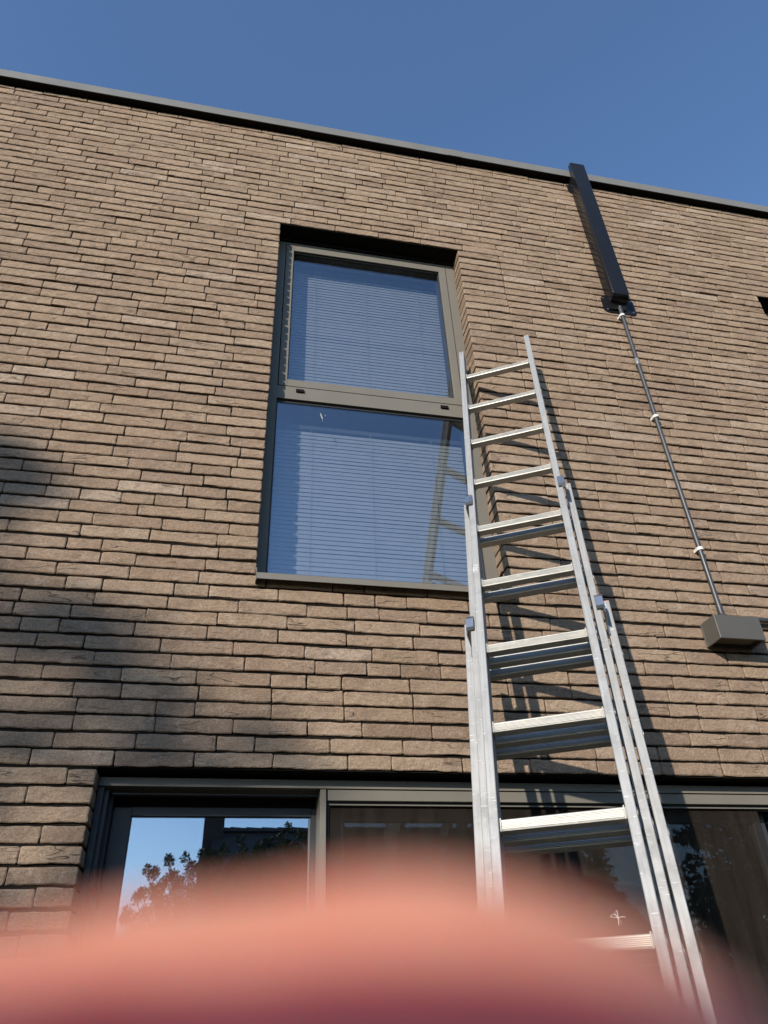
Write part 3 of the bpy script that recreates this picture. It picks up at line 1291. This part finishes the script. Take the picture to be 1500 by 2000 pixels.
# ------------------------------------------------------------------ the hand in front of the lens
HM = Matrix(((rgt.x, upv.x, -fwd.x, CAM.x), (rgt.y, upv.y, -fwd.y, CAM.y), (rgt.z, upv.z, -fwd.z, CAM.z), (0, 0, 0, 1)))


def loft(bm, pts, seg=16):
    """pts: (x right, y up, z forward, radius a, radius b); closed tube with rounded ends"""
    P3 = [Vector((p[0], p[1], -p[2])) for p in pts]
    rings = []
    prev = None
    for i, p in enumerate(P3):
        t = (P3[min(i + 1, len(P3) - 1)] - P3[max(i - 1, 0)]).normalized()
        a = Vector((0, 0, 1)) - t * t.z
        a.normalize()
        b = t.cross(a)
        ra, rb = pts[i][3], pts[i][4] if len(pts[i]) > 4 else pts[i][3]
        rings.append([bm.verts.new(p + a * math.cos(6.28319 * k / seg) * ra + b * math.sin(6.28319 * k / seg) * rb) for k in range(seg)])
    for r0, r1 in zip(rings, rings[1:]):
        for k in range(seg):
            bm.faces.new((r0[k], r0[(k + 1) % seg], r1[(k + 1) % seg], r1[k]))
    bm.faces.new(rings[0][::-1])
    bm.faces.new(rings[-1])


def finger(bm, joints, rads, tiplen):
    """joint centres; adds a rounded tip beyond the last one"""
    pts = []
    J = [Vector(j) for j in joints]
    for i in range(len(J) - 1):
        for q in np.linspace(0, 1, 7, endpoint=False):
            p = J[i].lerp(J[i + 1], q)
            r = rads[i] * (1 - q) + rads[i + 1] * q
            r *= 1 - .05 * math.sin(q * math.pi)
            pts.append((*p, r))
    d = (J[-1] - J[-2]).normalized()
    for q in np.linspace(0, .985, 9):
        p = J[-1] + d * tiplen * q
        pts.append((*p, rads[-1] * math.sqrt(1 - q * q)))
    loft(bm, pts)


hand = thing('hand', 'out-of-focus reddish fingertip covering the bottom of the view', 'hand')
hand.matrix_world = HM
bm = bmesh.new()
finger(bm, [(-.088, -.057, .006), (-.064, -.0480, .0225), (-.036, -.0345, .0228), (-.021, -.0257, .0212), (-.0130, -.0215, .0203), (-.0065, -.0201, .0200), (-.0010, -.0195, .0200)], [.0108, .0100, .0096, .0092, .0090, .0090, .0090], .0140)
finger(bm, [(-.092, -.076, .006), (-.058, -.066, .0235), (-.026, -.060, .0215), (.000, -.0575, .0120)], [.0108, .0100, .0094, .0086], .0100)
finger(bm, [(-.093, -.099, .005), (-.060, -.090, .0225), (-.030, -.085, .0205), (-.006, -.083, .0120)], [.0102, .0095, .0088, .0080], .0095)
finger(bm, [(-.091, -.120, .003), (-.066, -.113, .0180), (-.042, -.108, .0170), (-.022, -.106, .0120)], [.0090, .0082, .0076, .0070], .0085)
finger(bm, [(-.098, -.118, -.020), (-.082, -.084, -.030), (-.060, -.058, -.028), (-.036, -.043, -.0205)], [.0150, .0120, .0108, .0096], .0110)
loft(bm, [(-.092, -.046, .004, .0105, .008), (-.096, -.060, .001, .014, .020), (-.100, -.085, -.003, .0155, .026), (-.104, -.110, -.008, .017, .028),
          (-.110, -.140, -.014, .0185, .027), (-.118, -.165, -.020, .0185, .0235), (-.128, -.195, -.028, .0195, .0260), (-.152, -.270, -.048, .026, .033), (-.185, -.370, -.075, .034, .040)], 20)
for f_ in bm.faces:
    f_.smooth = True
bmesh.ops.recalc_face_normals(bm, faces=bm.faces)
me = bpy.data.meshes.new('hand_body')
bm.to_mesh(me)
bm.free()
hb = link('skin', me, M['skin'], hand)
rm = hb.modifiers.new('join', 'REMESH')
rm.mode = 'VOXEL'
rm.voxel_size = .0016
rm.use_smooth_shade = True
sm = hb.modifiers.new('smooth', 'SMOOTH')
sm.factor = .5
sm.iterations = 6
nb_ = bmesh.new()
bmesh.ops.create_uvsphere(nb_, u_segments=14, v_segments=8, radius=1)
for v in nb_.verts:
    v.co = Vector((v.co.x * .0062, v.co.y * .0055, v.co.z * .0011))
bmesh.ops.transform(nb_, matrix=Matrix.Translation((.0035, -.0225, -.0278)) @ Matrix.Rotation(R(8), 4, 'Z') @ Matrix.Rotation(R(22), 4, 'Y'), verts=nb_.verts)
me = bpy.data.meshes.new('fingernail')
nb_.to_mesh(me)
nb_.free()
link('fingernail', me, M['nail'], hand)

# unseen phone in the hand, added behind the lens to shade the lower finger
ph = MB()
ph.box(-.052, .024, -.130, .0250, .0028, .0110, .003, 3)
p = ph.build('smartphone', M['phone'], None, True)
p.matrix_world = HM
tag(p, 'unseen dark phone added behind the lens to shade the finger', 'phone')
